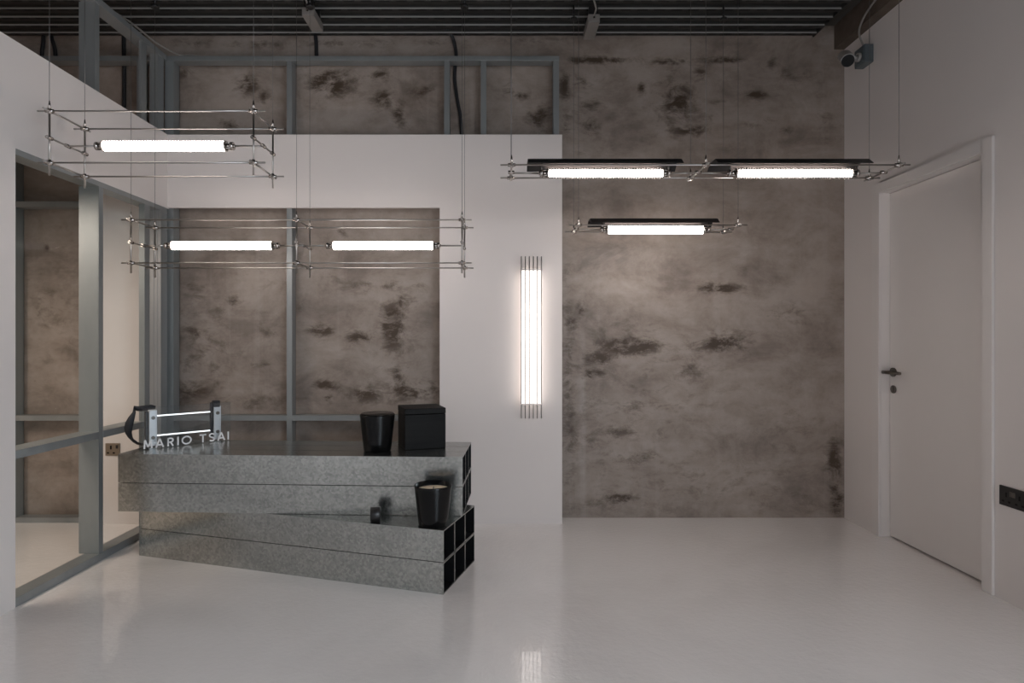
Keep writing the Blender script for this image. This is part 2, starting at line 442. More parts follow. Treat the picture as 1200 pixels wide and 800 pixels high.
# ------------------------------------------------------------------ glazed partition on the left: window_1
wn = empty('window_1', (XL - .05, 4.4, 0), kind='structure')
GX = XL - .015
YM0, YM1 = 4.292, 4.338                                # mullion
YA0, YA1 = 4.843, 4.914                                # post at the end of the glazing
YB0 = 5.072
bx(XL - .115, XL + .0, YO, YB0, 0, .055).build('window_sill', M['stud'], wn, .004)
bx(XL - .125, XL - .003, YO, YB0, 2.695, 2.73).build('window_head', M['stud'], wn)
bx(XL - .15, XL - .001, YO, YM0, .882, .932).build('transom', M['stud'], wn)
bx(XL - .15, XL - .001, YM1, YA0, .882, .932).build('transom', M['stud'], wn)
for a, b in ((YO, YM0), (YM1, YA0)):
    bx(XL - .012, XL - .005, a, b, .056, .881).build('pane', M['glass'], wn); bx(XL - .012, XL - .005, a, b, .933, 2.694).build('pane', M['glass'], wn)

# ------------------------------------------------------------------ steel stud frames
def stud(y_or_x, parent, **k): pass
lf = empty('metal_stud_frame', (XL - .08, 4.0, 0), 'galvanised stud frame of the left glazed partition rising above its white board', 'metal frame', 'exposed steel stud frames')
def chan_front(mb, x0, x1, y0, y1, z0, z1, lip=.018, t=.006):
    """open C-channel stud: web on the left, two flanges"""
    mb.box(x0, x1, y0, y0 + t, z0, z1); mb.box(x0, x0 + t, y0 + t, y1, z0, z1); mb.box(x0, x1, y1 - t, y1, z0, z1)
    mb.box(x1 - t, x1, y0 + t, y1 - t, z0, z1); return mb
sx0, sx1 = XL - .148, XL - .031
def lstud(x0, y0, y1, z0, z1, x1=sx1, ridges=False):
    mb = chan_front(MB(), x0, x1, y0, y1, z0, z1)
    for k in range(1, 3) if ridges else (): mb.box(x0 + (x1 - x0) * k / 3 - .004, x0 + (x1 - x0) * k / 3 + .004, y0 - .003, y0 + .001, z0, z1)
    return mb.build('stud', M['stud'], lf)
lstud(XL - .148, YM0, YM1, .056, 2.694, XL - .004)
lstud(XL - .148, YM0, YM1, 2.731, 4.02)
lstud(XL - .05, YA0, YA1, .056, 2.694, XL - .004); lstud(XL - .05, YA0, YA1, 2.731, 4.02)
lstud(XL - .098, YB0 + .001, YP - .004, .0, 2.73, XL - .003, True); lstud(XL - .098, YB0, YP - .004, 2.731, 4.02, sx1, True)
lstud(XL - .148, 3.40, 3.446, 0, 4.02)
bx(XL - .135, XL - .02, YF + .01, YP + .02, 4.02, 4.065).build('top_track', M['stud'], lf, .003)

bf = empty('metal_stud_frame', (-.7, 5.26, 0), 'galvanised stud frame standing against the concrete wall behind the white board', 'metal frame', 'exposed steel stud frames')
FY0, FY1 = 5.20, 5.297
def bstud(x0, z0=.045, z1=4.02, w_=.046):
    mb = MB(); t = .006
    mb.box(x0, x0 + w_, FY0, FY0 + t, z0, z1); mb.box(x0 + w_ - t, x0 + w_, FY0 + t, FY1, z0, z1)
    mb.box(x0, x0 + w_, FY1 - t, FY1, z0, z1); mb.box(x0, x0 + t, FY0 + t, FY0 + .03, z0, z1)
    mb.build('stud', M['stud'], bf)
for px in (336, 520.5, 563.5): bstud(PX(px, FY0))
bstud(PX(648.5, FY0), w_=.05)
bstud(XL - .04, 0.045, 4.02, .075)
bx(XL - .04, PX(655.5, FY0), FY0 - .004, FY1, 4.02, 4.062).build('top_rail', M['stud'], bf, .003)
bx(XL - .04, PX(336, FY0), FY0 + .002, FY1, .888, .934).build('mid_rail', M['stud'], bf)
bx(PX(342, FY0), PX(520, FY0), FY0 + .002, FY1, .888, .934).build('mid_rail', M['stud'], bf)
bx(XL - .04, PX(655.5, FY0), FY0, FY1, 0, .045).build('bottom_rail', M['stud'], bf)

sf = empty('metal_stud_frame', (-4.4, 5.26, 0), 'galvanised stud frame on the concrete wall seen through the left glass', 'metal frame', 'exposed steel stud frames')
def sstud(x0, w_=.046, z1=4.02):
    mb = MB(); t = .006
    mb.box(x0, x0 + w_, FY0, FY0 + t, .045, z1); mb.box(x0 + w_ - t, x0 + w_, FY0 + t, FY1, .045, z1); mb.box(x0, x0 + w_, FY1 - t, FY1, .045, z1)
    mb.build('stud', M['stud'], sf)
sstud(-4.275); sstud(PX(160, FY0)); sstud(-5.5)
XE = XL - .05
bx(-6.15, XE, FY0 - .002, FY1, 4.02, 4.062).build('top_rail', M['stud'], sf)
bx(-6.15, -3.53, FY0 - .002, FY1, 2.748, 2.797).build('mid_rail', M['stud'], sf)
bx(-6.15, -3.53, FY0 - .002, FY1, .888, .934).build('mid_rail', M['stud'], sf)
bx(-6.15, -3.53, FY0 - .002, FY1, 0, .045).build('bottom_rail', M['stud'], sf)

# ------------------------------------------------------------------ pendant lights
RR = .0052
def rod(name, a, b, parent, r=RR): return MB().cyl(a, b, r, n=8).build(name, M['rod'], parent)
def light_tube(x0, x1, y, z, parent, R=.0345, core=.88, mat='tube'):
    L = x1 - x0; ribs = 44; n = 24
    vs = []; fs = []; rib = []
    prof = []
    for i in range(ribs):
        u = x0 + L * i / ribs; q = L / ribs
        prof += [(u + q * .02, R * .93, 0.0), (u + q * .22, R * .93, 0.0), (u + q * .36, R, 1.0), (u + q * .88, R, 1.0)]
    o = base_of(parent)
    for (u, r, k) in prof:
        for j in range(n):
            t = 2 * math.pi * j / n
            vs.append(Vector((u, y + r * math.cos(t), z + r * math.sin(t))) * S - o); rib.append(k)
    m_ = len(prof)
    fs = [(i * n + j, i * n + (j + 1) % n, (i + 1) * n + (j + 1) % n, (i + 1) * n + j) for i in range(m_ - 1) for j in range(n)]
    me = bpy.data.meshes.new('diffuser_tube'); me.from_pydata(vs, [], fs)
    me.polygons.foreach_set('use_smooth', [True] * len(fs))
    at = me.attributes.new('rib', 'FLOAT', 'POINT'); at.data.foreach_set('value', rib)
    me.materials.append(M['shell'])
    sh = bpy.data.objects.new('diffuser_tube', me); C.objects.link(sh); sh.parent = parent
    tag(sh, 'ribbed clear acrylic tube glowing white')
    MB().cyl((x0 + .004, y, z), (x1 - .004, y, z), R * core, n=20).build('light_core', M[mat], sh)
    for xe, sg in ((x0, -1), (x1, 1)):
        c = MB()
        c.cyl((xe, y, z), (xe + sg * .007, y, z), R * .96, n=24)
        c.cyl((xe + sg * .007, y, z), (xe + sg * .034, y, z), R * .42, n=16)
        c.cyl((xe + sg * .034, y, z), (xe + sg * .052, y, z), R * .72, n=16)
        c.cyl((xe + sg * .052, y, z), (xe + sg * .060, y, z), R * .3, n=12)
        for aa in (45, 135, 225, 315):
            yy, zz = R * .72 * math.cos(math.radians(aa)), R * .72 * math.sin(math.radians(aa))
            c.cyl((xe, y + yy, z + zz), (xe + sg * .04, y + yy * .8, z + zz * .8), .0045, n=8)
        c.build('end_cap', M['cap'], sh)
    return sh
def clamp_joint(x, y, z, parent, wire=False):
    c = MB()
    c.cyl((x - .024, y, z), (x + .024, y, z), .0105, n=10)
    c.cyl((x, y - .024, z), (x, y + .024, z), .0095, n=10)
    c.cyl((x, y, z - .017), (x, y, z + .017), .0095, n=10)
    c.build('clamp', M['cap'], parent)
    if wire:
        MB().cyl((x, y, z + .012), (x, y, z + .062), .0105, .0025, n=10).build('wire_grip', M['cap'], parent)
        w_ = MB().cyl((x, y, z + .06), (x, y, ZC - .12), .0016, n=6).build('suspension_wire', M['wire'], parent)
        cn = MB(); cn.cyl((x, y, ZC - .125), (x, y, ZC - .105), .03, n=16); cn.cyl((x, y, ZC - .105), (x, y, ZC + .002), .008, n=8)
        cn.build('ceiling_cup', M['black'], parent)

GRP = 'tubular pendant lights on steel wires'
def cage_pendant(posts_x, yn, yf, zb, zt, tubes, ztube, label):
    r = empty('pendant_light', ((posts_x[0] + posts_x[-1]) / 2, (yn + yf) / 2, zb), label, 'pendant light', GRP)
    ov, ym = .07, (yn + yf) / 2
    for y in (yn, yf):
        for z in (zb, zt): rod('long_rod', (posts_x[0] - ov, y, z), (posts_x[-1] + ov, y, z), r)
    for x in posts_x:
        for z in (zb, zt): rod('cross_rod', (x, yn - .05, z), (x, yf + .05, z), r, .0055)
        for y in (yn, yf):
            rod('post', (x, y, zb - .075), (x, y, zt + .02), r, .0060)
            clamp_joint(x, y, zt, r, True); clamp_joint(x, y, zb, r)
        rod('cross_rod', (x, yn - .03, ztube), (x, yf + .03, ztube), r, .0055)
        for y in (yn, yf, ym): 
            MB().cyl((x, y - .02, ztube), (x, y + .02, ztube), .0115, n=10).build('clamp', M['cap'], r)
    for (a, b) in tubes: light_tube(a, b, ym, ztube, r)
    xs = sorted([x for t in tubes for x in t])
    for x in posts_x:
        left = [q for q in xs if q < x]; right = [q for q in xs if q > x]
        if left and (not right or True): 
            if left[-1] > (posts_x[posts_x.index(x) - 1] if posts_x.index(x) > 0 else -99): rod('tube_arm', (left[-1] + .055, ym, ztube), (x + .012, ym, ztube), r, .0058)
        if right:
            if posts_x.index(x) < len(posts_x) - 1 and right[0] < posts_x[posts_x.index(x) + 1]: rod('tube_arm', (x - .012, ym, ztube), (right[0] - .055, ym, ztube), r, .0058)
    return r
cage_pendant([-2.668, -1.462], 3.53, 3.83, 2.638, 2.943, [(-2.442, -1.698)], 2.784,
             'single tube cage pendant hanging highest, beside the left white wall')
cage_pendant([-2.694, -1.488, -.283], 4.35, 4.652, 2.151, 2.465, [(-2.475, -1.723), (-1.262, -.512)], 2.301,
             'long two tube cage pendant hanging over the steel desk, without reflectors')

def reflector_pendant(posts_x, yn, yf, z, tubes, refl, ztube, label):
    r = empty('pendant_light', ((posts_x[0] + posts_x[-1]) / 2, (yn + yf) / 2, z), label, 'pendant light', GRP)
    ym = (yn + yf) / 2
    for y in (yn, yf): rod('long_rod', (posts_x[0] - .07, y, z), (posts_x[-1] + .07, y, z), r)
    for x in posts_x:
        rod('cross_rod', (x, yn - .055, z - .004), (x, yf + .055, z - .004), r, .0056)
        for y in (yn, yf): clamp_joint(x, y, z, r, True)
        MB().cyl((x - .02, ym, z - .004), (x + .02, ym, z - .004), .0115, n=10).build('clamp', M['cap'], r)
    for (a, b), (p, q) in zip(tubes, refl):
        light_tube(a, b, ym, ztube, r, .0350, .60 if len(posts_x) > 2 else .86, 'tube_slim' if len(posts_x) > 2 else 'tube_low')
        out = [(0, ym - .10, ztube + .041), (0, ym - .05, ztube + .080), (0, ym + .05, ztube + .080), (0, ym + .10, ztube + .041),
               (0, ym + .097, ztube + .038), (0, ym + .048, ztube + .076), (0, ym - .048, ztube + .076), (0, ym - .097, ztube + .038)]
        mb = MB().prism(out, (p, 0, 0), (q, 0, 0))
        rf = mb.build('reflector', M['black'], r); tag(rf, 'folded black metal reflector')
        inn = [(0, ym - .0955, ztube + .0375), (0, ym - .0475, ztube + .0755), (0, ym + .0475, ztube + .0755), (0, ym + .0955, ztube + .0375),
               (0, ym + .0945, ztube + .0365), (0, ym + .0470, ztube + .0745), (0, ym - .0470, ztube + .0745), (0, ym - .0945, ztube + .0365)]
        MB().prism(inn, (a - .012, 0, 0), (b + .012, 0, 0)).build('reflector_liner', M['liner'], rf)
        for xe, sg in ((a, -1), (b, 1)):
            bk = MB(); bk.box(xe + sg * .036, xe + sg * .046, ym - .008, ym + .008, ztube + .012, ztube + .076)
            bk.cyl((xe + sg * .041, ym - .03, ztube + .074), (xe + sg * .041, ym + .03, ztube + .074), .005, n=8)
            bk.build('bracket', M['cap'], r)
    for i, x in enumerate(posts_x):
        if i > 0: rod('tube_arm', (tubes[i - 1][1] + .055, ym, ztube), (x + .01, ym, ztube + .003), r, .006)
        if i < len(posts_x) - 1: rod('tube_arm', (x - .01, ym, ztube + .003), (tubes[i][0] - .055, ym, ztube), r, .006)
    return r
reflector_pendant([.067, 1.280, 2.486], 3.73, 4.03, 2.683, [(.306, 1.046), (1.527, 2.268)], [(.172, 1.158), (1.375, 2.360)], 2.672,
                  'long two tube pendant with black reflectors, ending beside the white door')
reflector_pendant([.590, 1.803], 4.54, 4.84, 2.464, [(.836, 1.582)], [(.693, 1.683)], 2.455,
                  'single tube pendant with black reflector hanging low in front of the concrete wall')

# ------------------------------------------------------------------ wall light
wl = empty('wall_light', (.262, YP, .917), 'upright glowing wall light of thin tubes on the white board', 'wall light')
ZW0, ZW1, ZL0, ZL1, YW = .925, 2.30, 1.052, 2.180, 5.085
xs = [PX(p, 5.07) for p in (610.9, 615.6, 620.3, 625.0, 629.7, 634.4)]
for x in xs: MB().cyl((x, YW - .014, ZW0), (x, YW - .016, ZW1), .0044, n=8).build('steel_rod', M['rod'], wl)
for a, b in zip(xs, xs[1:]):
    MB().cyl(((a + b) / 2, YW + .004, ZL0), ((a + b) / 2, YW + .004, ZL1), .0150, n=18).build('light_tube', M['wlamp'], wl)
for z in (ZL0 - .006, ZL1 + .006):
    c = MB(); c.box(xs[0] - .006, xs[-1] + .006, YW - .02, YW + .016, z - .005, z + .005)
    for x in (xs[1], xs[4]): c.cyl((x, YW, z), (x, YP, z), .007, n=10)
    c.build('tube_holder', M['cap'], wl)

# ------------------------------------------------------------------ reception desk: two blocks of square steel tube
def tube_block(name, label, nr, nl, z0, h=.2, wdt=.2):
    nr, nl = Vector((nr[0], nr[1], 0)), Vector((nl[0], nl[1], 0))
    ex = (nr - nl).normalized(); ey = Vector((-ex.y, ex.x, 0)); L = (nr - nl).length
    R = Matrix((ex, ey, Vector((0, 0, 1)))).transposed()
    ctr = (nr + nl) / 2
    root = empty(name, (ctr.x, ctr.y, z0), label, 'desk', 'stacked blocks of the reception desk')
    t = .007; g = .0022
    for j in range(2):
        for i in range(3):
            y0, y1 = i * wdt + g, (i + 1) * wdt - g; a, b = z0 + j * h + g * (j > 0 or z0 > 0), z0 + (j + 1) * h - g * (j < 1)
            mb = MB()
            def W(p): return nl + R @ Vector(p)
            def ring(x, y0, y1, z0, z1): return [W((x, y0, z0)), W((x, y1, z0)), W((x, y1, z1)), W((x, y0, z1))]
            o0, o1 = ring(0, y0, y1, a - nl.z, b), ring(L, y0, y1, a, b)
            i0, i1 = ring(0, y0 + t, y1 - t, a + t, b - t), ring(L, y0 + t, y1 - t, a + t, b - t)
            vs = o0 + o1 + i0 + i1
            q = lambda A, B: [(A + k, A + (k + 1) % 4, B + (k + 1) % 4, B + k) for k in range(4)]
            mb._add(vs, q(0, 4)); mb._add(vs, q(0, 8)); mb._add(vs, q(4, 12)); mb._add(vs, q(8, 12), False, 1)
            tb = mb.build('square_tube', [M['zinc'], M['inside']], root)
    return root, R, nl
DT = .8
tube_block('steel_tube_block', 'lower galvanised steel tube block of the desk, skewed and resting on the floor', (-.3595, 3.728), (-2.673, 4.410), 0)
tube_block('steel_tube_block', 'upper galvanised steel tube block of the desk, carrying the sign and black box', (-.259, 4.029), (-2.656, 4.142), .4)

# ------------------------------------------------------------------ things on the desk
def candle(x, y, z, label, lidded, k=1.0):
    r = empty('candle_jar', (x, y, z), label, 'candle jar', 'black tapered candle jars')
    R0, R1, H = .0965 * k, .1235 * k, .262 * k
    prof = [(0, 0), (R0 - .01, 0), (R0, .008)]
    prof += [(R0 + (R1 - R0) * u, .008 + (H - .012) * u) for u in (.2, .4, .6, .8, .95)] + [(R1, H - .002), (R1 - .003, H), (R1 - .007, H - .002)]
    prof += [(R0 + (R1 - R0) * u - .010, H * u) for u in (.8, .5, .2)] + [(R0 - .012, .02), (0, .02)]
    MB().lathe((x, y, z), prof, 48).build('jar', M['jar'], r)
    if lidded:
        MB().lathe((x, y, z), [(0, H - .004), (R1 - .014, H - .004), (R1 - .011, H + .002), (R1 - .008, H + .005), (R1 - .012, H + .008), (0, H + .008)], 48).build('lid', M['lid'], r)
    else:
        hw = H - .034; rw = R0 + (R1 - R0) * hw / H - .009
        MB().lathe((x, y, z), [(0, hw - .02), (rw, hw - .02), (rw, hw + .002), (rw - .006, hw), (.03, hw - .004), (0, hw - .004)], 40).build('wax', M['wax'], r)
        MB().cyl((x, y, z + hw - .006), (x + .003, y, z + hw + .018), .003, n=8).build('wick', M['black'], r)
    return r
candle(PX(442.3, 4.27), 4.27, DT, 'closed black candle jar on the desk top beside the black box', True)
candle(PX(507.6, 3.865), 3.865, .4, 'open black candle jar with pale wax on the lower steel block', False, .985)

bxr = empty('box', (-.6, 4.45, DT), 'black rough cube shaped box on the right end of the desk top', 'box')
th = math.radians(19.0); Rb = Matrix.Rotation(th, 3, 'Z')
o = (-.405, 4.38, DT); sb = .30
bx(-sb, 0, 0, sb, 0, .252, R=Rb, o=o).build('box_body', M['blackwood'], bxr, .004)
bx(-sb - .001, .001, -.001, sb + .001, .254, .295, R=Rb, o=o).build('box_lid', M['blackwood'], bxr, .004)

# ring on the lower block
ax = Vector((1, .17, 0)).normalized(); ry = 3.925; rx = PX(440, ry)
rg = MB(); Ro, Ri, hw = .047, .033, .032
rg.lathe((rx, ry, .4 + Ro), [(Ri, -hw), (Ro - .004, -hw), (Ro, -hw + .004), (Ro, hw - .004), (Ro - .004, hw), (Ri, hw), (Ri, -hw)], 40, ax)
tag(rg.build('ring', M['black']), 'small thick black ring standing on edge on the lower steel block', 'ring')

# acrylic name plaque
P0, P1 = Vector((-2.573, 4.298, 0)), Vector((-2.150, 4.722, 0))
pe = (P1 - P0).normalized(); pn = Vector((pe.y, -pe.x, 0))      # pn points to the viewer
def on_plaque(px):
    u = (px - CX) / F; den = pe.x - u * pe.y
    return (u * P0.y - P0.x) / den
pl = empty('name_plaque', ((P0.x + P1.x) / 2, (P0.y + P1.y) / 2, DT), 'clear acrylic name sign reading MARIO TSAI on the left of the desk', 'sign')
Rp = Matrix((pe, -pn, Vector((0, 0, 1)))).transposed()
s0, s1 = on_plaque(166.5), on_plaque(270.3)
bx(s0, s1, .0, .022, .0, .300, R=Rp, o=(P0.x, P0.y, DT + .0005)).build('acrylic_sheet', M['acrylic'], pl, .002)
LH, LW, LB = .0625, .0100, .006
def strokes(ch, a, b):
    """outlines of one letter in plaque coordinates, a..b wide"""
    out = []; w = b - a; hw_ = LW / 2
    def seg(p, q):
        p, q = Vector(p), Vector(q); dd = (q - p).normalized(); nn = Vector((-dd.y, dd.x)) * hw_
        out.append([p + nn, q + nn, q - nn, p - nn])
    def arc(cx, cy, rx_, ry_, t0, t1, n=20):
        for k in range(n):
            ts = [math.radians(t0 + (t1 - t0) * (k + e) / n) for e in (0, 1)]
            pts = []
            for t in ts: pts.append((Vector((cx + (rx_ + hw_) * math.cos(t), cy + (ry_ + hw_) * math.sin(t))), Vector((cx + (rx_ - hw_) * math.cos(t), cy + (ry_ - hw_) * math.sin(t)))))
            out.append([pts[0][0], pts[1][0], pts[1][1], pts[0][1]])
    m = (a + b) / 2; H = LH
    if ch == 'M': seg((a + hw_, 0), (a + w * .16, H)); seg((a + w * .16, H), (m, .012)); seg((m, .012), (b - w * .16, H)); seg((b - w * .16, H), (b - hw_, 0))
    elif ch == 'A': seg((a + hw_, 0), (m, H)); seg((m, H), (b - hw_, 0)); seg((a + w * .24, H * .30), (b - w * .24, H * .30))
    elif ch == 'R':
        seg((a + hw_, 0), (a + hw_, H)); seg((a, H - hw_), (m, H - hw_)); seg((a, H * .47), (m, H * .47)); arc(m, H * .70, w * .36, H * .23 - hw_ * .2, -90, 90, 14); seg((m, H * .45), (b - hw_, 0))
    elif ch == 'I': seg((m, 0), (m, H))
    elif ch == 'O': arc(m, H / 2, w / 2 - hw_, H / 2 - hw_ * .8, 0, 360, 36)
    elif ch == 'T': seg((a, H - hw_), (b, H - hw_)); seg((m, 0), (m, H))
    elif ch == 'S':
        rr = w / 2 - hw_; arc(m, H * .74, rr, H * .26 - hw_ * .7, 30, 270, 16); arc(m, H * .27, rr, H * .27 - hw_ * .8, -150, 90, 16)
    return out
for ch, a, b in (('M', 168, 178.6), ('A', 181.8, 192.2), ('R', 196, 203.6), ('I', 207.2, 209.8), ('O', 212.6, 224.4), ('T', 233.8, 241.4), ('S', 244.6, 251.6), ('A', 254.4, 263.6), ('I', 266, 268.4)):
    mb = MB()
    for poly in strokes(ch, on_plaque(a), on_plaque(b)):
        pts = [P0 + pe * p.x + Vector((0, 0, DT + LB + p.y)) for p in poly]
        mb.prism(pts, pn * .0005, pn * .006)
    mb.build('letter', M['letter'], pl)

# portable lamp with strap behind the plaque
A0 = Vector((PX(179.5, 4.42), 4.42, DT)); A1 = Vector((PX(255.0, 4.72), 4.72, DT))
le = (A1 - A0).normalized(); ln = Vector((le.y, -le.x, 0)); LL = (A1 - A0).length
Rl = Matrix((le, -ln, Vector((0, 0, 1)))).transposed()
pm = empty('portable_lamp', (A0 + A1) / 2 + Vector((0, 0, .002)), 'small lamp of two steel blocks and glowing strips with black strap, behind the name sign', 'lamp')
for c_, zt_ in ((0, .272), (LL, .272)):
    eb = bx(c_ - .026, c_ + .026, 0.0, .045, .006, zt_, R=Rl, o=A0).build('end_block', M['alu'], pm, .004)
    sc = []
    for zz in (.215, .068):
        p = A0 + le * c_ + Vector((0, 0, zz))
        MB().cyl(p + ln * .0, p + ln * .008, .013, n=16).cyl(p + ln * .008, p + ln * .0095, .006, n=6).build('screw', M['handle'], eb)
for zz in (.226, .079):
    bx(.027, LL - .027, .016, .030, zz - .0042, zz + .0042, R=Rl, o=A0).build('light_strip', M['strip'], pm)
bx(.027, LL - .027, .019, .027, .087, .218, R=Rl, o=A0).build('acrylic_slab', M['acrylic'], pm)
def ribbon(path, parent, mat, t=.004):
    vs = []; fs = []
    for p, wv in path:
        p, wv = Vector(p), Vector(wv)
        vs += [p + wv, p - wv]
    mb = MB(); n = len(path)
    off = [Vector((0, 0, 0))] * n
    top = [Vector(v) for v in vs]
    nr_ = ln * t + Vector((0, 0, t * .7))
    allv = [v + nr_ for v in top] + [v - nr_ for v in top]
    N = 2 * n
    for i in range(n - 1):
        a = 2 * i
        fs += [(a, a + 1, a + 3, a + 2), (N + a, N + a + 2, N + a + 3, N + a + 1), (a, a + 2, N + a + 2, N + a), (a + 1, N + a + 1, N + a + 3, a + 3)]
    fs += [(0, N, N + 1, 1), (2 * n - 2, 2 * n - 1, N + 2 * n - 1, N + 2 * n - 2)]
    mb._add(allv, fs, True); return mb.build('strap', mat, parent)
def at(px, py, Y): return Vector((PX(px, Y), Y, PZ(py, Y)))
keys = [(182, 477.5, 4.41, .014), (176, 476.8, 4.40, .022), (168, 478.4, 4.38, .024), (161, 478.6, 4.36, .020), (156.5, 477.6, 4.35, .016),
        (157.2, 483, 4.35, .012), (154.2, 489, 4.35, .024), (151.8, 495, 4.35, .031), (150.4, 501, 4.35, .031), (150.6, 507, 4.36, .024),
        (152.6, 512.0, 4.38, .017), (156, 516, 4.40, .014), (161, 519.3, 4.42, .011), (167, 520.6, 4.43, .008), (176, 521.2, 4.43, .007)]
# width runs across the lamp, tilted a little so the band shows its face
pts = [(at(a, b, y), (Vector((1, 0, 0)) * ww if 5 <= i <= 10 else Vector((0, 0, 1)) * ww * .8 + ln * .01)) for i, (a, b, y, ww) in enumerate(keys)]
ribbon(pts, pm, M['strap'])
bx(LL - .030, LL + .018, -.008, .05, .262, .312, R=Rl, o=A0).build('strap_end', M['strap'], pm, .006)
bx(LL - .050, LL - .027, .006, .040, .03, .30, R=Rl, o=A0).build('strap_end', M['strap'], pm, .006)
bx(-.05, -.028, .004, .042, .02, .262, R=Rl, o=A0).build('end_plate', M['sblack'], pm, .003)

# ------------------------------------------------------------------ sockets
def uk_pins(mb, place, s=1.0):
    for (a0, a1, b0, b1) in ((-.006, .006, .008, .036), (-.030, -.014, -.024, -.013), (.014, .030, -.024, -.013)):
        place(mb, a0 * s, a1 * s, b0 * s, b1 * s)
y0s = XR / ((1173 - CX) / F)
zs0, zs1 = PZ(590.3, y0s), PZ(567.6, y0s)
so = empty('wall_socket', (XR, y0s - .1, zs0), 'black double wall socket on the white wall right of the door', 'socket')
bx(XR - .012, XR, y0s - .197, y0s, zs0, zs1).build('face_plate', M['sblack'], so, .003)
zc = (zs0 + zs1) / 2
for yc in (y0s - .052, y0s - .145):
    pm_ = MB(); uk_pins(pm_, lambda m_, a, b, c, d_: m_.box(XR - .0128, XR - .0118, yc - a, yc - b, zc - .012 + c, zc - .012 + d_))
    pm_.build('pin_holes', M['inside'], so)
for yc in (y0s - .088, y0s - .109):
    bx(XR - .018, XR - .011, yc - .008, yc + .008, zc + .006, zc + .036).build('rocker_switch', M['handle'], so, .002)
YS = YP
xa, xb, za, zb_ = PX(124.3, YS), PX(141, YS), PZ(533.5, YS), PZ(519, YS)
s2 = empty('wall_socket', ((xa + xb) / 2, YS, za), 'bronze single wall socket on the board behind the left glass', 'socket')
bx(xa, xb, YS - .012, YS, za, zb_).build('face_plate', M['brass'], s2, .003)
xm, zm = (xa + xb) / 2 - .012, (za + zb_) / 2 - .008
pm_ = MB(); uk_pins(pm_, lambda m_, a, b, c, d_: m_.box(xm + a, xm + b, YS - .0135, YS - .0115, zm + c, zm + d_), 1.15); pm_.build('pin_holes', M['inside'], s2)
bx(xb - .030, xb - .014, YS - .018, YS - .011, zb_ - .045, zb_ - .015).build('rocker_switch', M['sblack'], s2, .002)

# ------------------------------------------------------------------ up under the ceiling
def driver_box(x0, x1, y0, y1, label, dx):
    r = empty('driver_box', ((x0 + x1) / 2, (y0 + y1) / 2, 4.15), label, 'ceiling box', 'grey boxes under the ceiling deck')
    mb = MB()
    poly = [(0, y0, 4.15), (0, y1, 4.15), (0, y1, 4.215), (0, y0, 4.215)]
    mb.prism(poly, (x0, 0, 0), (x1, 0, 0)); mb.build('housing', M['boxgrey'], r, .004)
    bx(x0 + .006, x1 - .006, y0 - .004, y0 + .002, 4.157, 4.205).build('end_plate', M['boxgrey'], r)
    MB().cyl(((x0 + x1) / 2, y0 - .008, 4.185), ((x0 + x1) / 2, y0 - .003, 4.185), .008, n=12).build('screw', M['cap'], r)
    bk = MB(); bk.box(x0 + .01, x1 - .01, y0 + .03, y0 + .06, 4.215, 4.295); bk.box(x0 + .01, x1 - .01, y1 - .06, y1 - .03, 4.215, 4.295)
    bk.build('hanger', M['black'], r)
    MB().tube([((x0 + x1) / 2, y0, 4.20), ((x0 + x1) / 2 + .01, y0 - .05, 4.23), ((x0 + x1) / 2 - .02, y0 - .09, 4.29)], .007, 8).build('cable', M['cable'], r)
driver_box(PX(353.5, 4.71), PX(367.5, 4.71), 4.71, 4.965, 'grey box under the ceiling deck above the opening in the white board', 0)
driver_box(PX(689.3, 4.81), PX(703, 4.81), 4.81, 5.10, 'grey box under the ceiling deck above the bare concrete wall', 0)

def smooth(pts, n=6):
    P = [Vector(p) for p in pts]; out = []
    for i in range(len(P) - 1):
        p0, p1, p2, p3 = P[max(i - 1, 0)], P[i], P[i + 1], P[min(i + 2, len(P) - 1)]
        for k in range(n):
            t = k / n
            out.append(.5 * ((2 * p1) + (-p0 + p2) * t + (2 * p0 - 5 * p1 + 4 * p2 - p3) * t * t + (-p0 + 3 * p1 - 3 * p2 + p3) * t ** 3))
    return out + [P[-1]]
def pipe(pts, r, label, name='conduit', cat='conduit', mat='pipe', group='black conduits on the concrete wall'):
    tag(MB().tube(smooth(pts), r, 8).build(name, M[mat]), label, cat, group)
YC = 5.328
def W(px, py, Y=YC): return (PX(px, Y), Y, PZ(py, Y))
pipe([W(523.5, 34, 5.28), W(530, 43, 5.315), W(533.5, 56), W(534.5, 66), W(533.2, 80), W(533, 95), W(536, 118), W(540, 140), W(541.5, 175)], .016,
     'black flexible conduit curving down the concrete above the white board')
pipe([W(369.5, 40), W(370.5, 50), W(370.8, 62), W(371, 74)], .017, 'short black conduit under the ceiling behind the left grey box')
pipe([W(51, 40), W(50.5, 52), W(49, 66), W(48, 120)], .016, 'straight black conduit, leftmost in the dark upper left corner')
pipe([W(59.5, 38), W(61, 46), W(65, 64), W(66, 120)], .016, 'bent black conduit second from left in the upper left corner')
pipe([W(145, 40), W(145.5, 100), W(145, 150), W(145, 175)], .017, 'black conduit behind the tall steel stud above the left white wall')
pipe([(-2.98, 4.35, 4.07), (-2.93, 4.7, 4.10), (-2.88, 5.0, 4.075), (-2.80, 5.195, 4.07), (-2.70, 5.21, 4.072), (-2.60, 5.25, 4.072)], .007,
     'pale loose cable lying along the top of the left steel frame', 'cable', 'cable', 'cable', None)

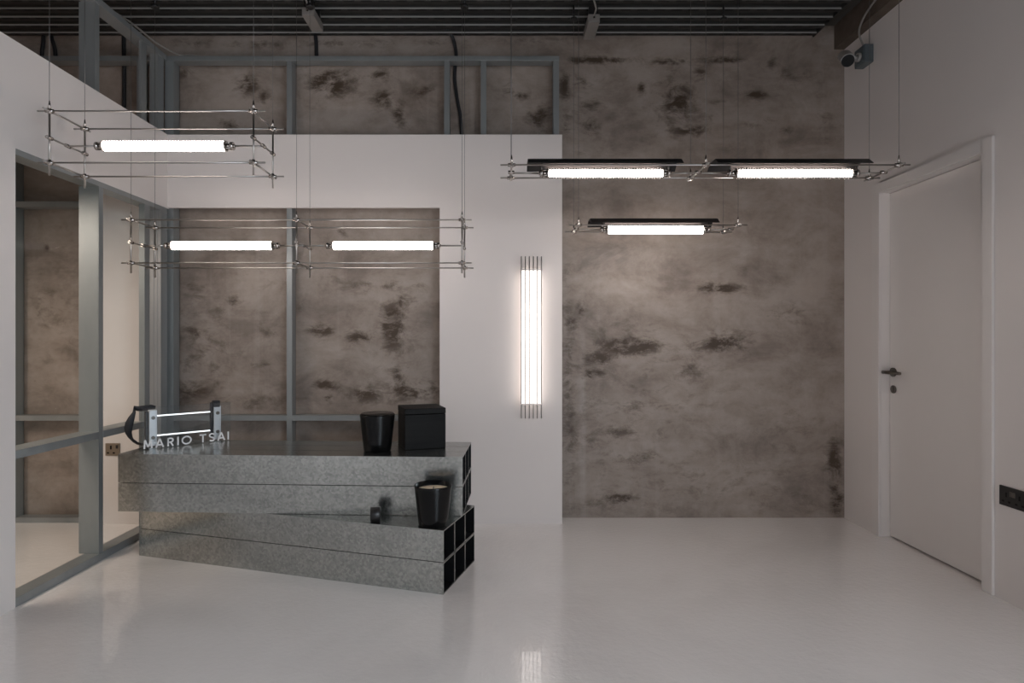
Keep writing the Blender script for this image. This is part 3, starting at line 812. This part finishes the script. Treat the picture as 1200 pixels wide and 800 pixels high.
# security camera and its box on the right wall
jb = empty('junction_box', (3.04, 5.0, 3.88), 'slate grey junction box high on the right white wall', 'junction box')
bx(3.0, XR, 4.926, 5.07, 3.885, 4.035).build('box_body', M['slate'], jb, .006)
bx(2.994, 3.001, 4.935, 5.06, 3.895, 4.025).build('box_cover', M['slate'], jb, .003)
cm = empty('security_camera', (2.9, 4.9, 3.8), 'pale bullet security camera with dark lens fixed beside the junction box', 'security camera')
a = Vector((PX(993.5, 4.74), 4.74, PZ(71, 4.74))); b = Vector((2.862, 4.99, 3.965))
dv = (b - a).normalized()
MB().cyl(a, a + dv * .27, .043, n=28).build('body', M['camwhite'], cm)
MB().cyl(a - dv * .012, a + dv * .004, .046, n=28).build('lens_ring', M['black'], cm)
MB().cyl(a - dv * .014, a - dv * .011, .044, n=24).build('lens', M['inside'], cm)
hd = MB()
u = dv.cross(Vector((0, 0, 1))).normalized(); v_ = u.cross(dv).normalized()
for i in range(10):
    t0, t1 = math.radians(10 + 16 * i), math.radians(26 + 16 * i)
    q = [a - dv * .03 + (u * math.cos(t) + v_ * math.sin(t)) * r_ for t, r_ in ((t0, .049), (t1, .049), (t1, .054), (t0, .054))]
    hd.prism(q, (0, 0, 0), dv * .25)
hd.build('sun_hood', M['camwhite'], cm)
MB().tube([a + dv * .2, Vector((2.93, 4.985, 3.93)), Vector((2.994, 4.99, 3.95))], [.02, .02, .026], 14).build('bracket', M['camwhite'], cm)
MB().cyl((2.975, 4.99, 3.95), (2.9945, 4.99, 3.95), .036, n=20).build('mount_plate', M['camwhite'], cm)
pipe([(2.95, 4.30, 4.30), (2.955, 4.62, 4.29), (2.955, 4.80, 4.245), (2.945, 4.87, 4.19), (2.955, 4.93, 4.13), (3.00, 4.97, 4.075), (3.03, 4.985, 4.037)], .008,
     'pale cable curving down from the beam to the junction box', 'cable', 'cable', 'cable', None)

# ------------------------------------------------------------------ light
def area(name, loc, rot, sx, sy, power, col):
    l = bpy.data.lights.new(name, 'AREA'); l.shape = 'RECTANGLE'; l.size = sx * S; l.size_y = sy * S; l.energy = power; l.color = col
    o = bpy.data.objects.new(name, l); C.objects.link(o); o.location = Vector(loc) * S; o.rotation_euler = rot; return o
# daylight through the window opening in the right wall behind the camera
area('window_daylight', (XR + .1, (WY0 + WY1) / 2, (WZ0 + WZ1) / 2), (0, math.radians(46), 0), WZ1 - WZ0, WY1 - WY0, 152, (.78, .89, 1.0))
# ceiling lamp of the room behind the left glass
area('side_room_lamp', (-3.9, 3.0, 2.66), (0, 0, 0), 1.2, 1.2, 24, (1.0, .835, .73))

wd = bpy.data.worlds.new('World'); bpy.context.scene.world = wd; wd.use_nodes = True
bg = wd.node_tree.nodes['Background']; bg.inputs[0].default_value = (.6, .7, .85, 1); bg.inputs[1].default_value = .05

# ------------------------------------------------------------------ camera
cam = bpy.data.cameras.new('camera'); co = bpy.data.objects.new('camera', cam); C.objects.link(co)
co.location = (0, 0, EYE * S); co.rotation_euler = (math.radians(90), 0, 0)
cam.sensor_width = 36; cam.sensor_fit = 'HORIZONTAL'; cam.lens = 36 * F / 1200
cam.shift_x = (600 - CX) / 1200; cam.shift_y = -(400 - CY) / 1200
cam.clip_start = .02; cam.clip_end = 60
sc = bpy.context.scene; sc.camera = co
sc.view_settings.view_transform = 'Standard'; sc.view_settings.look = 'None'
sc.view_settings.exposure = 0.30; sc.view_settings.gamma = 1.0; sc.view_settings.use_curve_mapping = False
sc.cycles.max_bounces = 10; sc.cycles.diffuse_bounces = 5; sc.cycles.glossy_bounces = 5; sc.cycles.transparent_max_bounces = 16; sc.cycles.transmission_bounces = 6
sc.cycles.use_denoising = True
sc.cycles.sample_clamp_indirect = 6.0
